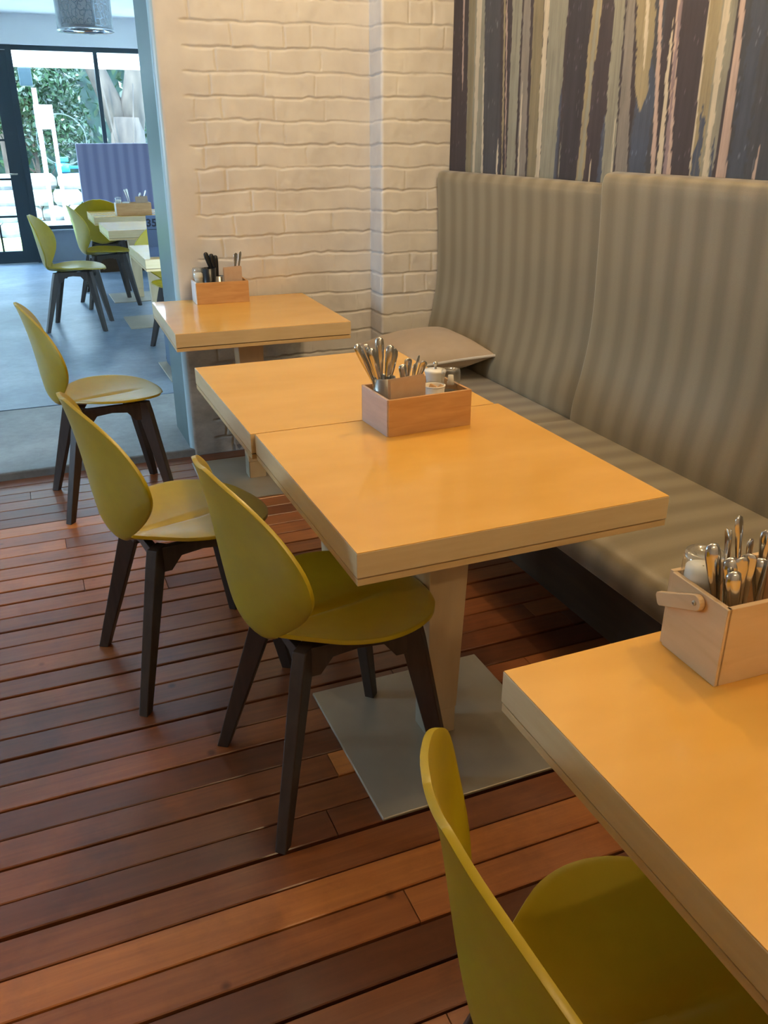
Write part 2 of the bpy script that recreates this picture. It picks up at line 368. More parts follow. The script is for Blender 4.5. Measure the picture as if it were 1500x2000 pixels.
# painted brick wall: jamb return, main face, pilaster - one continuous relief
def make_brick_wall():
    ds = .0042
    path = []; cr = .03
    def seg(a, b, na):
        L = math.hypot(b[0] - a[0], b[1] - a[1]); n = max(2, int(L / ds))
        for i in range(n): path.append((a[0] + (b[0] - a[0]) * i / n, a[1] + (b[1] - a[1]) * i / n, na[0], na[1]))
    def arc(c, r, a0, a1, n=8):
        for i in range(n):
            a = a0 + (a1 - a0) * i / n; path.append((c[0] + r * math.cos(a), c[1] + r * math.sin(a), math.cos(a), math.sin(a)))
    seg((XO, YB), (XO, YW + cr), (-1, 0)); arc((XO + cr, YW + cr), cr, PI, PI * 1.5)
    i_main = len(path)
    seg((XO + cr, YW), (1.572, YW), (0, -1))
    i_ret = len(path)
    seg((1.572, YW), (1.572, YP + .012), (-1, 0)); arc((1.584, YP + .012), .012, PI, PI * 1.5, 5)
    seg((1.584, YP), (XR + .05, YP), (0, -1)); path.append((XR + .05, YP, 0, -1))
    p = np.array(path); ns = len(p)
    s = np.concatenate([[0], np.cumsum(np.hypot(*np.diff(p[:, :2], axis=0).T))])
    s -= s[i_main]
    z = np.arange(-.0, 2.12, .0042); z = np.concatenate([z, [2.7]])
    S, Z = np.meshgrid(s, z, indexing='ij')
    X = np.repeat(p[:, 0:1], len(z), 1); Y = np.repeat(p[:, 1:2], len(z), 1)
    pitch = .0943; z0 = 1.015 - 40 * pitch
    Zw = Z + .012 * (vnoise(S, Z, .13, .3, 1) - .5) + .008 * (vnoise(S, Z, .035, .05, 2) - .5)
    row = np.floor((Zw - z0) / pitch).astype(int); fz = (Zw - z0) / pitch - row
    dz = np.minimum(fz, 1 - fz) * pitch
    # joints of every course: stretchers with the odd header
    ds_ = np.full(S.shape, .2)
    rid = np.zeros(S.shape)
    Sw = S + .008 * (vnoise(S, Z, .05, .04, 3) - .5)
    for rw in np.unique(row):
        R = np.random.RandomState(100 + rw); xx = -.75 - R.rand() * .2; js = []
        while xx < 2.2:
            js.append(xx); xx += .232 if R.rand() < .68 else .118
        js = np.array(js); m = row == rw; d = np.abs(Sw[m][:, None] - js[None, :]); ds_[m] = d.min(1)
        rid[m] = np.searchsorted(js, Sw[m]) + rw * 37
    h = np.minimum(np.clip(dz / .0085, 0, 1) ** .8, np.clip(np.where(np.sin(rid * 7.13) > .3, .38, .80) + ds_ / .007 * .7, 0, 1))
    # joint depth varies, some are filled with paint
    dep = .0085 * (.35 + 1.0 * vnoise(S, Z, .16, .09, 4))
    vfill = vnoise(S, Z, .2, .2, 9)
    h2 = (h - 1) * dep
    h2 += .0022 * (np.sin(rid * 12.9898) * .5) + .0022 * (vnoise(S, Z, .03, .03, 5) - .5) + .0018 * (vnoise(S, Z, .09, .07, 6) - .5)
    lip = np.clip(1 - np.abs(fz * pitch - .006) / .004, 0, 1) * .0026 * (vnoise(S, Z, .06, .05, 8) > .35)
    h2 += lip
    # smooth render near the jamb corner
    k = np.clip((S - .07 - .03 * vnoise(S, Z, .2, .12, 7)) / .03, 0, 1)
    h2 *= k
    N = p[:, 2:4]
    X = X + N[:, 0:1] * h2; Y = Y + N[:, 1:2] * h2
    P = np.stack([X, Y, Z], -1)
    fi = np.zeros((ns - 1, len(z) - 1), int)
    sc = .5 * (s[1:] + s[:-1])
    fi[sc < -.045, :] = 1
    fi[(sc >= -.045) & (sc < -.012), :] = 2
    o = grid_mesh('wall_far', P, [M['brick'], M['jamb'], M['jambedge']], midx=fi, flip=False)
    return struct(o)

t = NT('white_painted_brick'); setp(t.b, .5, spec=.4)
geo = t.n('ShaderNodeNewGeometry'); sp = t.n('ShaderNodeSeparateXYZ'); t.l(geo.outputs['Position'], sp.inputs[0])
n1 = t.n('ShaderNodeTexNoise', i_Scale=7., i_Detail=6.); t.l(geo.outputs['Position'], n1.inputs['Vector'])
r1 = t.n('ShaderNodeValToRGB'); t.l(n1.outputs['Fac'], r1.inputs[0]); e = r1.color_ramp.elements
e[0].position = .3; e[0].color = (*lin((206, 200, 194)), 1); e[1].position = .7; e[1].color = (*lin((220, 215, 208)), 1)
n2 = t.n('ShaderNodeTexNoise', i_Scale=9., i_Detail=8., i_Roughness=.7); mp = t.n('ShaderNodeMapping'); mp.inputs['Scale'].default_value = (1, 1, 1.8)
t.l(geo.outputs['Position'], mp.inputs[0]); t.l(mp.outputs[0], n2.inputs['Vector'])
r2 = t.n('ShaderNodeValToRGB'); t.l(n2.outputs['Fac'], r2.inputs[0]); e = r2.color_ramp.elements
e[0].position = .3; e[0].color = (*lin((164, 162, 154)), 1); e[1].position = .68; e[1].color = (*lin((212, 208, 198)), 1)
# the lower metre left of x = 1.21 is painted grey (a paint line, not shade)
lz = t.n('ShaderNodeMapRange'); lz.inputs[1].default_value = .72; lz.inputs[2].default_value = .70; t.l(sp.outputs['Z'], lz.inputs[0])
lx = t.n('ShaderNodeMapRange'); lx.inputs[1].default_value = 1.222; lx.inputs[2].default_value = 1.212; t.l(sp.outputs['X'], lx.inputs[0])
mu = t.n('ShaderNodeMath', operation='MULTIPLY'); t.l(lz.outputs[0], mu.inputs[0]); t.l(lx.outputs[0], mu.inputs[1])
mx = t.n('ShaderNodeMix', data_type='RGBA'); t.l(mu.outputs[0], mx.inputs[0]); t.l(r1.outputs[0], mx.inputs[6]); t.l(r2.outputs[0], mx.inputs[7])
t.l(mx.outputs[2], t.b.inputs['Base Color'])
n4 = t.n('ShaderNodeTexNoise', i_Scale=120., i_Detail=4.); t.l(geo.outputs['Position'], n4.inputs['Vector'])
bp = t.n('ShaderNodeBump', i_Strength=.12, i_Distance=.002); t.l(n4.outputs['Fac'], bp.inputs['Height']); t.l(bp.outputs[0], t.b.inputs['Normal'])
M['brick'] = t.m
make_brick_wall()

# other walls, ceilings
struct(MB().box(-3.1, XO, YW + .05, YB, 2.45, 2.75).build('wall_lintel', 'plaster'))  # unseen wall over the opening, added to block light
struct(MB().box(XO + .06, 4.2, YW + .06, YB, -.1, 2.75).build('wall_core', 'plaster'))
struct(MB().box(XR, XR + .12, -2.5, YP + .05, -.1, 2.75).build('wall_right', 'plaster'))
wl = MB(); wl.box(-3.1, -3, -2.5, 2.6, -.1, 2.75); wl.box(-3.1, -3, 3.6, YB, -.1, 2.75); wl.box(-3.1, -3, 2.6, 3.6, -.1, 1.1); wl.box(-3.1, -3, 2.6, 3.6, 2.1, 2.75)
struct(wl.build('wall_left', 'plaster'))
struct(MB().box(-3.1, 2.05, -2.6, -2.5, -.1, 2.75).build('wall_near', 'plaster'))
struct(MB().box(-3.1, 2.1, -2.6, YB, 2.72, 2.85).build('ceiling', 'ceil'))
struct(MB().box(-5.1, 4.3, YB, 11.6, 2.62, 2.8).build('ceiling.001', 'ceil'))
struct(MB().box(-5.1, -5, YB, 11.4, -.1, 2.7).build('wall_left.001', 'plaster'))
struct(MB().box(4.2, 4.3, YB, 11.4, -.1, 2.7).build('wall_right.001', 'plaster'))
struct(MB().box(-5, -3.1, YB - .1, YB, -.1, 2.7).build('wall_near.001', 'plaster'))
struct(MB().box(-5, 4.2, 11.2, 11.38, 2.33, 2.63).build('trim_2', 'ceil'))       # bulkhead over the glazing
struct(MB().box(.22, 4.2, 11.24, 11.40, -.1, .40).build('wall_far.001', 'greywall'))
struct(MB().box(-5, -1.2, 11.24, 11.40, -.1, .40).build('wall_far.002', 'greywall'))

def empty_struct(name):
    o = bpy.data.objects.new(name, None); COL.objects.link(o); return struct(o)
# fixed glazing right of the door
w = empty_struct('window_1')
fr = MB(); fr.box(.26, 4.2, 11.26, 11.32, 2.28, 2.34); fr.box(.26, 4.2, 11.26, 11.32, .40, .445)
for x in (1.14, 2.4, 3.5): fr.box(x - .022, x + .022, 11.26, 11.32, .445, 2.28)
fr.build('window_frame', 'frame', w); MB().box(.26, 4.2, 11.288, 11.294, .445, 2.28).build('window_pane', 'pane', w)
MB().box(.24, 4.2, 11.2, 11.27, .385, .402).build('window_sill', 'greywall', w)
w = empty_struct('window_2')
fr = MB(); fr.box(-5, -1.2, 11.26, 11.32, 2.28, 2.34); fr.box(-5, -1.2, 11.26, 11.32, .40, .445)
for x in (-1.23, -2.6, -3.8): fr.box(x - .022, x + .022, 11.26, 11.32, .445, 2.28)
fr.build('window_frame', 'frame', w); MB().box(-5, -1.2, 11.288, 11.294, .445, 2.28).build('window_pane', 'pane', w)
# glazed steel door with bars
w = empty_struct('door_1')
fr = MB(); fr.box(-1.2, .26, 11.24, 11.34, 2.28, 2.34); fr.box(.2, .262, 11.235, 11.34, FZ, 2.29); fr.box(-1.2, -1.14, 11.235, 11.34, FZ, 2.29)
fr.build('door_frame', 'frame', w)
lf = MB(); lf.box(.045, .2, 11.25, 11.30, FZ + .005, 2.275); lf.box(-1.13, -.98, 11.25, 11.30, FZ + .005, 2.275)
lf.box(-1, .05, 11.25, 11.30, FZ + .005, .175); lf.box(-1, .05, 11.25, 11.30, 2.13, 2.275)
for z in (.56, .965, 1.376, 1.765): lf.box(-1, .05, 11.262, 11.29, z - .011, z + .011)
for x in (-.16, -.55): lf.box(x - .011, x + .011, 11.262, 11.29, .17, .56)
lf.build('door_leaf', 'frame', w)
MB().box(-1, .05, 11.273, 11.279, .17, 2.14).build('door_pane', 'pane', w)
hd = MB(); hd.tube([(.12, 11.245, 1.02), (.12, 11.20, 1.02), (.04, 11.19, 1.02)], .009); hd.build('door_handle', 'steel', w, True)
w = empty_struct('fill_window')  # unseen window, added to give the chairs cool side light
fr = MB()
for y in (2.6, 3.56): fr.box(-3.08, -3.03, y, y + .04, 1.1, 2.1)
fr.box(-3.08, -3.03, 2.6, 3.6, 1.1, 1.14); fr.box(-3.08, -3.03, 2.6, 3.6, 2.06, 2.1)
fr.build('window_frame', 'frame', w); MB().box(-3.058, -3.052, 2.6, 3.6, 1.12, 2.08).build('window_pane', 'pane', w)

# ------------------------------------------------------------------ painted mural behind the bench
def make_mural():
    y0, y1, z0, z1 = -.2, YP - .003, .95, 2.55
    ny, nz_ = 1000, 150
    Yv = np.linspace(y1, y0, ny); Zv = np.linspace(z0, z1, nz_)
    YY, ZZ = np.meshgrid(Yv, Zv, indexing='ij')
    D = lambda c: np.array(lin(c))
    dark = D((66, 58, 60)); ink = D((58, 54, 58)); slate = D((70, 70, 74)); blue = D((72, 78, 92)); sage = D((136, 132, 116)); olive = D((128, 117, 92))
    cream = D((188, 174, 150)); pink = D((176, 152, 138)); mauve = D((132, 114, 114)); grey = D((130, 122, 112)); tan = D((146, 132, 102))
    A = np.ones((ny, nz_, 3)) * dark
    def stroke(ya, yb, ta, tb, col, zl=0, zh=9, rough=.006, al=1., seed=0):
        """ya,yb: edges at z=1.28; ta,tb: edges at z=1.93"""
        k = (ZZ - 1.28) / .65
        a = ya + (ta - ya) * k; b = yb + (tb - yb) * k
        a = a + rough * .8 * (vnoise(YY * 0 + seed, ZZ, 1, .08, seed) - .5) + rough * .8 * (vnoise(YY, ZZ, .01, .012, seed + 1) - .5)
        b = b + rough * .8 * (vnoise(YY * 0 + seed, ZZ, 1, .09, seed + 2) - .5) + rough * .8 * (vnoise(YY, ZZ, .01, .012, seed + 3) - .5)
        hi, lo = np.maximum(a, b), np.minimum(a, b)
        w = np.clip((ZZ - zl) / .10, 0, 1) * np.clip((zh - ZZ) / .10, 0, 1)
        mid = (hi + lo) / 2; hw = (hi - lo) / 2 * np.clip(w * 1.5, 0, 1)
        m = (np.abs(YY - mid) < hw) * al
        dry = vnoise(YY, ZZ, .004, .12, seed + 5)
        m = m * (.80 + .20 * np.clip((dry - .2) / .15, 0, 1))
        A[:] = A * (1 - m[..., None]) + col * m[..., None]
    S = stroke
    # (bottom edges, top edges) read along the wall from the brick corner outward
    S(3.649, 3.49, 3.671, 3.53, sage, seed=1); S(3.649, 3.60, 3.671, 3.612, olive, seed=2); S(3.585, 3.565, 3.60, 3.555, cream, seed=3)
    S(3.505, 3.488, 3.535, 3.530, cream, zh=1.75, seed=4); S(3.70, 3.692, 3.725, 3.710, pink, zl=1.6, seed=5, rough=.003)
    S(3.488, 3.345, 3.53, 3.405, slate, seed=6, rough=.01); S(3.33, 3.318, 3.38, 3.362, tan, seed=7); S(3.30, 3.296, 3.36, 3.35, pink, seed=8)
    S(3.375, 3.362, 3.375, 3.37, cream, zh=1.42, seed=9)
    S(3.290, 3.222, 3.308, 3.238, sage, seed=10); S(3.205, 3.14, 3.225, 3.178, grey, seed=11); S(3.20, 3.188, 3.21, 3.205, cream, zh=1.62, seed=12, rough=.003)
    S(3.126, 3.06, 3.155, 3.085, olive, seed=13); S(3.062, 3.035, 3.08, 3.042, cream, seed=14); S(3.035, 2.925, 3.042, 2.925, sage, seed=15, rough=.008)
    S(2.935, 2.915, 2.925, 2.922, blue, zh=1.6, seed=16); S(2.905, 2.895, 2.90, 2.898, sage, zh=1.7, seed=17)
    S(2.90, 2.79, 2.915, 2.78, ink, seed=18)
    S(2.785, 2.745, 2.771, 2.722, tan, seed=19, rough=.012); S(2.775, 2.755, 2.745, 2.73, sage, seed=20, rough=.01); S(2.71, 2.70, 2.70, 2.70, cream, zh=1.38, seed=21)
    S(2.64, 2.57, 2.655, 2.60, sage, seed=22, rough=.01); S(2.66, 2.635, 2.655, 2.65, blue, zh=1.5, seed=23); S(2.585, 2.578, 2.6, 2.598, cream, zh=1.5, seed=24)
    S(2.56, 2.495, 2.594, 2.555, grey, seed=25)
    S(2.49, 2.375, 2.50, 2.40, slate, seed=26, rough=.012); S(2.49, 2.40, 2.49, 2.40, blue, zh=1.66, seed=27, rough=.02)
    S(2.47, 2.42, 2.545, 2.45, tan, zl=1.50, seed=28, rough=.014); S(2.44, 2.43, 2.50, 2.485, cream, zl=1.6, seed=29)
    S(2.37, 2.35, 2.44, 2.425, pink, seed=30, rough=.004); S(2.345, 2.322, 2.365, 2.36, cream, zh=1.75, seed=31)
    S(2.30, 2.275, 2.36, 2.345, pink, seed=32, rough=.009); S(2.315, 2.30, 2.34, 2.33, mauve, seed=33, rough=.01); S(2.29, 2.28, 2.288, 2.27, pink, zl=1.83, seed=34)
    S(2.187, 2.135, 2.214, 2.15, tan, seed=35, rough=.008); S(2.19, 2.150, 2.18, 2.17, blue, zh=1.52, seed=36, rough=.02); S(2.195, 2.188, 2.214, 2.208, cream, seed=37, rough=.003)
    S(2.15, 2.095, 2.152, 2.09, sage, seed=38); S(2.137, 2.118, 2.155, 2.126, cream, seed=39, rough=.008); S(2.115, 2.10, 2.12, 2.11, blue, zh=1.45, seed=40, rough=.01)
    S(2.095, 2.082, 2.092, 2.088, dark, seed=41); S(2.082, 2.040, 2.086, 2.074, pink, seed=42, rough=.004)
    S(2.038, 1.86, 2.072, 1.90, slate, seed=43, rough=.008); S(2.03, 1.97, 2.04, 1.99, blue, seed=44, rough=.03, al=.5); S(1.94, 1.93, 1.93, 1.928, pink, zh=1.42, seed=45, rough=.004)
    cols = [sage, tan, cream, slate, grey, blue, pink, olive, ink, dark]
    R = random.Random(4); y = 1.86; i = 50
    while y > -.15:
        wd = R.choice([.012, .02, .04, .07, .10]); c = cols[R.randrange(10)]
        S(y, y - wd, y + R.uniform(-.02, .04), y - wd + R.uniform(-.02, .04), c, seed=i, rough=.008); y -= wd * R.uniform(.8, 1.5); i += 5
    # brush streaks running the length of the strokes
    st = vnoise(YY + .02 * ZZ, ZZ, .004, .30, 3) - .5; st2 = vnoise(YY + .02 * ZZ, ZZ, .012, .5, 4) - .5
    st3 = vnoise(YY, ZZ, .003, .004, 12) - .5; st4 = vnoise(YY, ZZ, .03, .07, 13) - .5
    A *= (1 + .12 * st + .16 * st2 + .10 * st3 + .14 * st4)[..., None]
    spk = (vnoise(YY, ZZ, .006, .010, 14) > .93) & (A.mean(-1) < .09); A[spk] = A[spk] * 2.2
    P = np.stack([np.full_like(YY, XR - .006), YY, ZZ], -1)
    t = NT('painted_mural'); setp(t.b, .62, spec=.35)
    a = t.n('ShaderNodeAttribute', attribute_name='paint'); t.l(a.outputs['Color'], t.b.inputs['Base Color'])
    nz = t.n('ShaderNodeTexNoise', i_Scale=260.); geo = t.n('ShaderNodeNewGeometry'); t.l(geo.outputs['Position'], nz.inputs[0])
    bp = t.n('ShaderNodeBump', i_Strength=.1, i_Distance=.001); t.l(nz.outputs['Fac'], bp.inputs['Height']); t.l(bp.outputs[0], t.b.inputs['Normal'])
    o = grid_mesh('wall_mural', P, [t.m])
    ca = o.data.color_attributes.new('paint', 'FLOAT_COLOR', 'POINT')
    ca.data.foreach_set('color', np.concatenate([np.clip(A, 0, 1), np.ones((ny, nz_, 1))], -1).reshape(-1).astype(np.float32))
    sd = o.modifiers.new('thickness', 'SOLIDIFY'); sd.thickness = .004; sd.offset = 1 if False else 0
    tag(o, 'tall painted mural of vertical dark, sage and cream brushstrokes on the wall behind the bench', 'mural')
    o.name = 'mural'
make_mural()

# ------------------------------------------------------------------ bench
def catmull(pts, per):
    out = []
    P = [np.array(p, float) for p in pts]; P = [2 * P[0] - P[1]] + P + [2 * P[-1] - P[-2]]
    for i in range(1, len(P) - 2):
        for k in range(per):
            u = k / per
            out.append(.5 * ((2 * P[i]) + (-P[i - 1] + P[i + 1]) * u + (2 * P[i - 1] - 5 * P[i] + 4 * P[i + 1] - P[i + 2]) * u ** 2 + (-P[i - 1] + 3 * P[i] - 3 * P[i + 1] + P[i + 2]) * u ** 3))
    out.append(P[-2]); return out

def extruded_cushion(name, prof, y0, y1, r, parent, m='fabric', puff=0.0):
    """closed profile (x,z) swept along y with rounded ends"""
    prof = [np.array(p) for p in catmull(prof + [prof[0]], 5)[:-1]]
    c = sum(prof) / len(prof); rings = []
    N = 6
    ys = [y0 + r * (1 - math.cos(a * PI / 2 / N)) for a in range(N + 1)]
    ins = [r * (1 - math.sin(a * PI / 2 / N)) for a in range(N + 1)]
    steps = list(zip(ys, ins)) + [(y0 + (y1 - y0) * k / 8, 0) for k in range(1, 8)] + [(y1 + y0 - y, i) for y, i in list(zip(ys, ins))[::-1]]
    for y, i in steps:
        ring = []
        for p in prof:
            d = p - c; L = np.hypot(*d)
            # inset: move in by i along each axis limited
            q = p - np.array([np.sign(d[0]) * min(i, abs(d[0])), np.sign(d[1]) * min(i, abs(d[1]))]) * .9
            ring.append((q[0], y, q[1]))
        rings.append(ring)
    o = MB().loft(rings).build(name, m, parent, smooth=True)
    return o

def bench_unit(y0, y1, zt, xf, ztop, label):
    u = thing('bench_unit', (0, 0, 0), label, 'bench', 'upholstered bench units along the mural wall')
    dx = xf
    back = [(1.842 + dx, ztop - .035), (1.849 + dx, 1.15), (1.853 + dx, 1.02), (1.856 + dx, .88), (1.850 + dx, .76), (1.832 + dx, .645), (1.812 + dx, .56), (1.803 + dx, .50), (1.81 + dx, .455), (1.86, .44),
            (1.905, .45), (1.908, .6), (1.908, .9), (1.908, 1.15), (1.908, ztop - .03), (1.893, ztop - .004), (1.872 + dx * .5, ztop), (1.852 + dx, ztop - .008)]
    extruded_cushion('backrest', back, y0 + .001, y1 - .001, .018, u)
    xs = 1.262
    seat = [(xs + .006, zt - .10), (xs, zt - .07), (xs + .004, zt - .04), (xs + .022, zt - .014), (xs + .06, zt - .002), (xs + .15, zt + .002), (1.55, zt + .004), (1.75, zt), (1.83, zt - .006), (1.85, zt - .03), (1.85, zt - .08), (1.83, zt - .108),
            (1.6, zt - .112), (xs + .12, zt - .112), (xs + .03, zt - .112)]
    extruded_cushion('seat', seat, y0 + .001, y1 - .001, .014, u)
    MB().box(1.50, 1.52, y0, y1, .0, zt - .112).build('kick_panel', 'kick', u)
    MB().box(1.30, 1.86, y0, y1, zt - .118, zt - .10).build('seat_board', 'kick', u)
    return u
bench_unit(2.515, YP - .004, .462, .0, 1.283, 'grey-beige striped bench unit with a high back at the brick corner, cushion on it')
bench_unit(-.30, 2.512, .474, -.022, 1.322, 'longer grey-beige striped bench unit with the taller back, nearer the camera')

# cushion
def make_cushion():
    n = 29; A = np.linspace(-1, 1, n); U, V = np.meshgrid(A, A, indexing='ij')
    def side(sg):
        edge = (1 - np.abs(U) ** 2.6) * (1 - np.abs(V) ** 2.6)
        H = .078 * np.clip(edge, 0, 1) ** .55
        H += .004 * (vnoise(U * .2 + 1, V * .2 + 1, .05, .07, 21) - .5) * (edge > .02)
        pinch = 1 - .10 * (1 - U ** 2) * np.abs(V); pinch2 = 1 - .10 * (1 - V ** 2) * np.abs(U)
        return np.stack([U * .235 * pinch2, V * .262 * pinch, sg * H], -1)
    u = thing('cushion', (1.605, 3.400, .553), 'loose taupe square cushion lying on the bench in the brick corner', 'cushion', rz=.06)
    b = MB(); T = side(1).reshape(-1, 3); B = side(-1).reshape(-1, 3)
    idx = np.arange(n * n).reshape(n, n); q = np.stack([idx[:-1, :-1], idx[1:, :-1], idx[1:, 1:], idx[:-1, 1:]], -1).reshape(-1, 4)
    b.add([tuple(x) for x in T] + [tuple(x) for x in B], [tuple(x) for x in q] + [tuple(int(i) + n * n for i in x[::-1]) for x in q])
    b.build('cushion_cover', 'pillow', u, True)
    rim = [T[idx[0, j]] for j in range(n)] + [T[idx[i, n - 1]] for i in range(1, n)] + [T[idx[n - 1, j]] for j in range(n - 2, -1, -1)] + [T[idx[i, 0]] for i in range(n - 2, -1, -1)]
    MB().tube(rim, .0065, 7).build('piping', 'piping', u, True)
    u.rotation_euler = (math.radians(0), math.radians(-4), -.04)
make_cushion()

# ------------------------------------------------------------------ tables
TW, TD, TH = .695, .716, .75
def make_table(loc, rz, label, group, W_=TW, D_=TD):
    """origin: floor under the near-left corner"""
    u = thing('cafe_table', loc, label, 'table', group, rz)
    MB().box(0, W_, 0, D_, TH - .052, TH - .0015).build('tabletop_edge', 'edge', u, bevel=.0012)
    MB().box(.0008, W_ - .0008, .0008, D_ - .0008, TH - .0015, TH).build('tabletop', 'top', u, bevel=.0004, seg=1)
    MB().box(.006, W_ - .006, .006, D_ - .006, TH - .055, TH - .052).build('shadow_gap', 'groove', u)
    MB().box(.001, W_ - .001, .001, D_ - .001, TH - .068, TH - .055).build('lower_board', 'ply', u, bevel=.001)
    cx, cy = W_ / 2, D_ / 2
    a, b = .0375, .056
    c = MB(); c.loft([[(cx + i * k, cy + j * k, z) for i, j in ((-1, -1), (1, -1), (1, 1), (-1, 1))] for z, k in ((.086, a + .002), (TH - .068, b))]); c.build('column', 'column', u, bevel=.002)
    c = MB(); c.loft([[(cx + i * a, cy + j * a, z) for i, j in ((-1, -1), (1, -1), (1, 1), (-1, 1))] for z in (.008, .085)]); c.build('foot_block', 'column', u, bevel=.0015)
    MB().add([(cx - a - .0025, cy - a, .008), (cx - a - .0025, cy + a, .008), (cx - a - .0025, cy + a, .112), (cx - a - .0025, cy - a, .085),
              (cx - a + .002, cy - a, .008), (cx - a + .002, cy + a, .008), (cx - a + .002, cy + a, .112), (cx - a + .002, cy - a, .085)],
             [(0, 3, 2, 1), (4, 5, 6, 7), (0, 1, 5, 4), (3, 7, 6, 2), (0, 4, 7, 3), (1, 2, 6, 5)]).build('foot_plate', 'steel', u)
    MB().box(cx - .256, cx + .256, cy - .259, cy + .259, .0, .008).build('base_plate', 'steel', u, bevel=.0028, seg=2)
    return u
G1 = 'square maple tables beside the bench'
tab2 = make_table((.4736, 1.268, 0), 0, 'square maple table mid photo, nearer of the joined pair, brown caddy on it', G1)
tabA = dup(tab2, (.463, 1.988, 0), 0, 'square maple table joined to the far edge of the mid table, empty top', G1)
tab1 = dup(tab2, (.534, .852 - TD, 0), 0, 'closest square maple table, bottom right, with the pale handled caddy', G1)
tab3 = dup(tab2, (.492, 3.226, 0), -.03, 'square maple table standing against the white brick wall beside the opening', G1)
G2 = 'square tables in the room beyond'
dup(tab2, (.655, 5.12, FZ), 0, 'pale square table beyond the opening carrying the number 35 stand', G2)
dup(tab2, (.63, 6.81, FZ), 0, 'pale shiny empty table beyond the opening, middle of the three there', G2)
dup(tab2, (.64, 8.02, FZ), 0, 'farthest pale square table beyond the opening with an orange-brown caddy on it', G2)

# ------------------------------------------------------------------ chairs
def make_chair(label, group):
    u = thing('plastic_chair', (0, 0, 0), label, 'chair', group)
    rows = [  # centre x, z ; rim x, y, z
        (.247, .444, .243, .040, .446), (.240, .456, .215, .115, .463), (.205, .460, .160, .178, .473), (.145, .459, .088, .212, .479),
        (.075, .456, .018, .216, .482), (.005, .452, -.045, .194, .483), (-.055, .448, -.095, .152, .481), (-.108, .445, -.140, .106, .477),
        (-.150, .446, -.168, .080, .478), (-.178, .458, -.168, .114, .490), (-.198, .492, -.156, .164, .528), (-.208, .545, -.144, .222, .580),
        (-.215, .612, -.146, .268, .640), (-.224, .680, -.160, .264, .700), (-.236, .745, -.186, .216, .757), (-.248, .797, -.219, .158, .803), (-.258, .832, -.248, .086, .834), (-.264, .847, -.262, .030, .849)]
    R = catmull(rows, 4); n = 40; P = np.zeros((len(R), n + 1, 3))
    for i, (cx, cz, rx, ry, rz_) in enumerate(R):
        for j in range(n + 1):
            s = -1 + 2 * j / n; a = abs(s)
            z = cz + (rz_ - cz) * a ** 2.2
            if .0 < cx < .17 or -.13 < cx <= 0:
                k = min(1, (cx + .13) / .05) * min(1, max(0, (.17 - cx) / .12))
                z -= .010 * max(0, 1 - a / .10) * k
            P[i, j] = (cx + (rx - cx) * a ** 2.0, ry * s, z)
    o = grid_mesh('seat_shell', P, [M['chair']], flip=True); o.parent = u
    sd = o.modifiers.new('thickness', 'SOLIDIFY'); sd.thickness = .009; sd.offset = -1
    bv = o.modifiers.new('bevel', 'BEVEL'); bv.width = .003; bv.segments = 2; bv.limit_method = 'ANGLE'; bv.angle_limit = math.radians(50)
    for sx, tx, ty, fx, fy in ((1, .135, .135, .212, .200), (-1, -.105, .105, -.215, .200)):
        for sy in (1, -1):
            T = Vector((tx, sy * ty, .447 if sx > 0 else .436)); F = Vector((fx, sy * fy, 0))
            d = F - T; d2 = Vector((d.x, d.y, 0)).normalized(); pr = Vector((-d2.y, d2.x, 0))
            rg = []
            for k, hw, ht in ((0, .026, .016), (.10, .027, .016), (1, .015, .013)):
                c = T + d * k
                rg.append([tuple(c + d2 * (a * hw) + pr * (b * ht)) for a, b in ((-1, -1), (1, -1), (1, 1), (-1, 1))])
            MB().loft(rg).build('leg', 'darkwood', u, bevel=.0025)
    # under-seat frame: two arched side rails, front and back rails, cross piece
    fr = MB()
    def rail(a, b, z0a, z0b, dep, arch, th=.011):
        a = Vector(a); b = Vector(b); d = (b - a); nrm = Vector((-d.y, d.x, 0)).normalized() * th
        ks = [0, .14, .26, .5, .74, .86, 1]
        low = [dep, dep, arch, arch * .82, arch, dep, dep]
        top = []; bot = []
        for k, w in zip(ks, low):
            p = a + d * k; z = z0a + (z0b - z0a) * k
            top.append((p, z)); bot.append((p, z - w))
        r1 = [tuple(Vector((p.x, p.y, z)) + nrm) for p, z in top] + [tuple(Vector((p.x, p.y, z)) + nrm) for p, z in bot[::-1]]
        r2 = [tuple(Vector((p.x, p.y, z)) - nrm) for p, z in top] + [tuple(Vector((p.x, p.y, z)) - nrm) for p, z in bot[::-1]]
        fr.loft([r1, r2])
    for sy in (1, -1): rail((.135, sy * .137, 0), (-.107, sy * .104, 0), .444, .434, .072, .034)
    rail((.14, .135, 0), (.14, -.135, 0), .444, .444, .062, .034)
    rail((-.11, .105, 0), (-.11, -.105, 0), .432, .432, .055, .030)
    fr.build('seat_frame', 'darkwood', u, bevel=.0015)
    return u
GC = 'mustard chairs on the wooden deck'
ch = make_chair('mustard shell chair half under the mid table, seat in shade', GC)
ch.location = (.525, 1.597, 0); ch.rotation_euler = (0, 0, .10)
dup(ch, (.302, 2.212, 0), .165, 'mustard shell chair behind it, at the joined table, seat half in sunlight', GC)
dup(ch, (.222, 3.570, 0), .08, 'farthest chair on the deck, pale seat, by the table against the brick wall', GC)
dup(ch, (.550, .521, 0), -.15, 'closest yellow chair at the bottom edge, cut off by the photo, under the front table', GC)
GF = 'chairs in the room beyond'
dup(ch, (.367, 7.166, FZ), -.225, 'chair beyond the opening, leftmost there, standing clear of the tables', GF)
dup(ch, (.70, 8.12, FZ), .1, 'chair beyond the opening in profile behind the leftmost one, pushed toward the tables', GF)
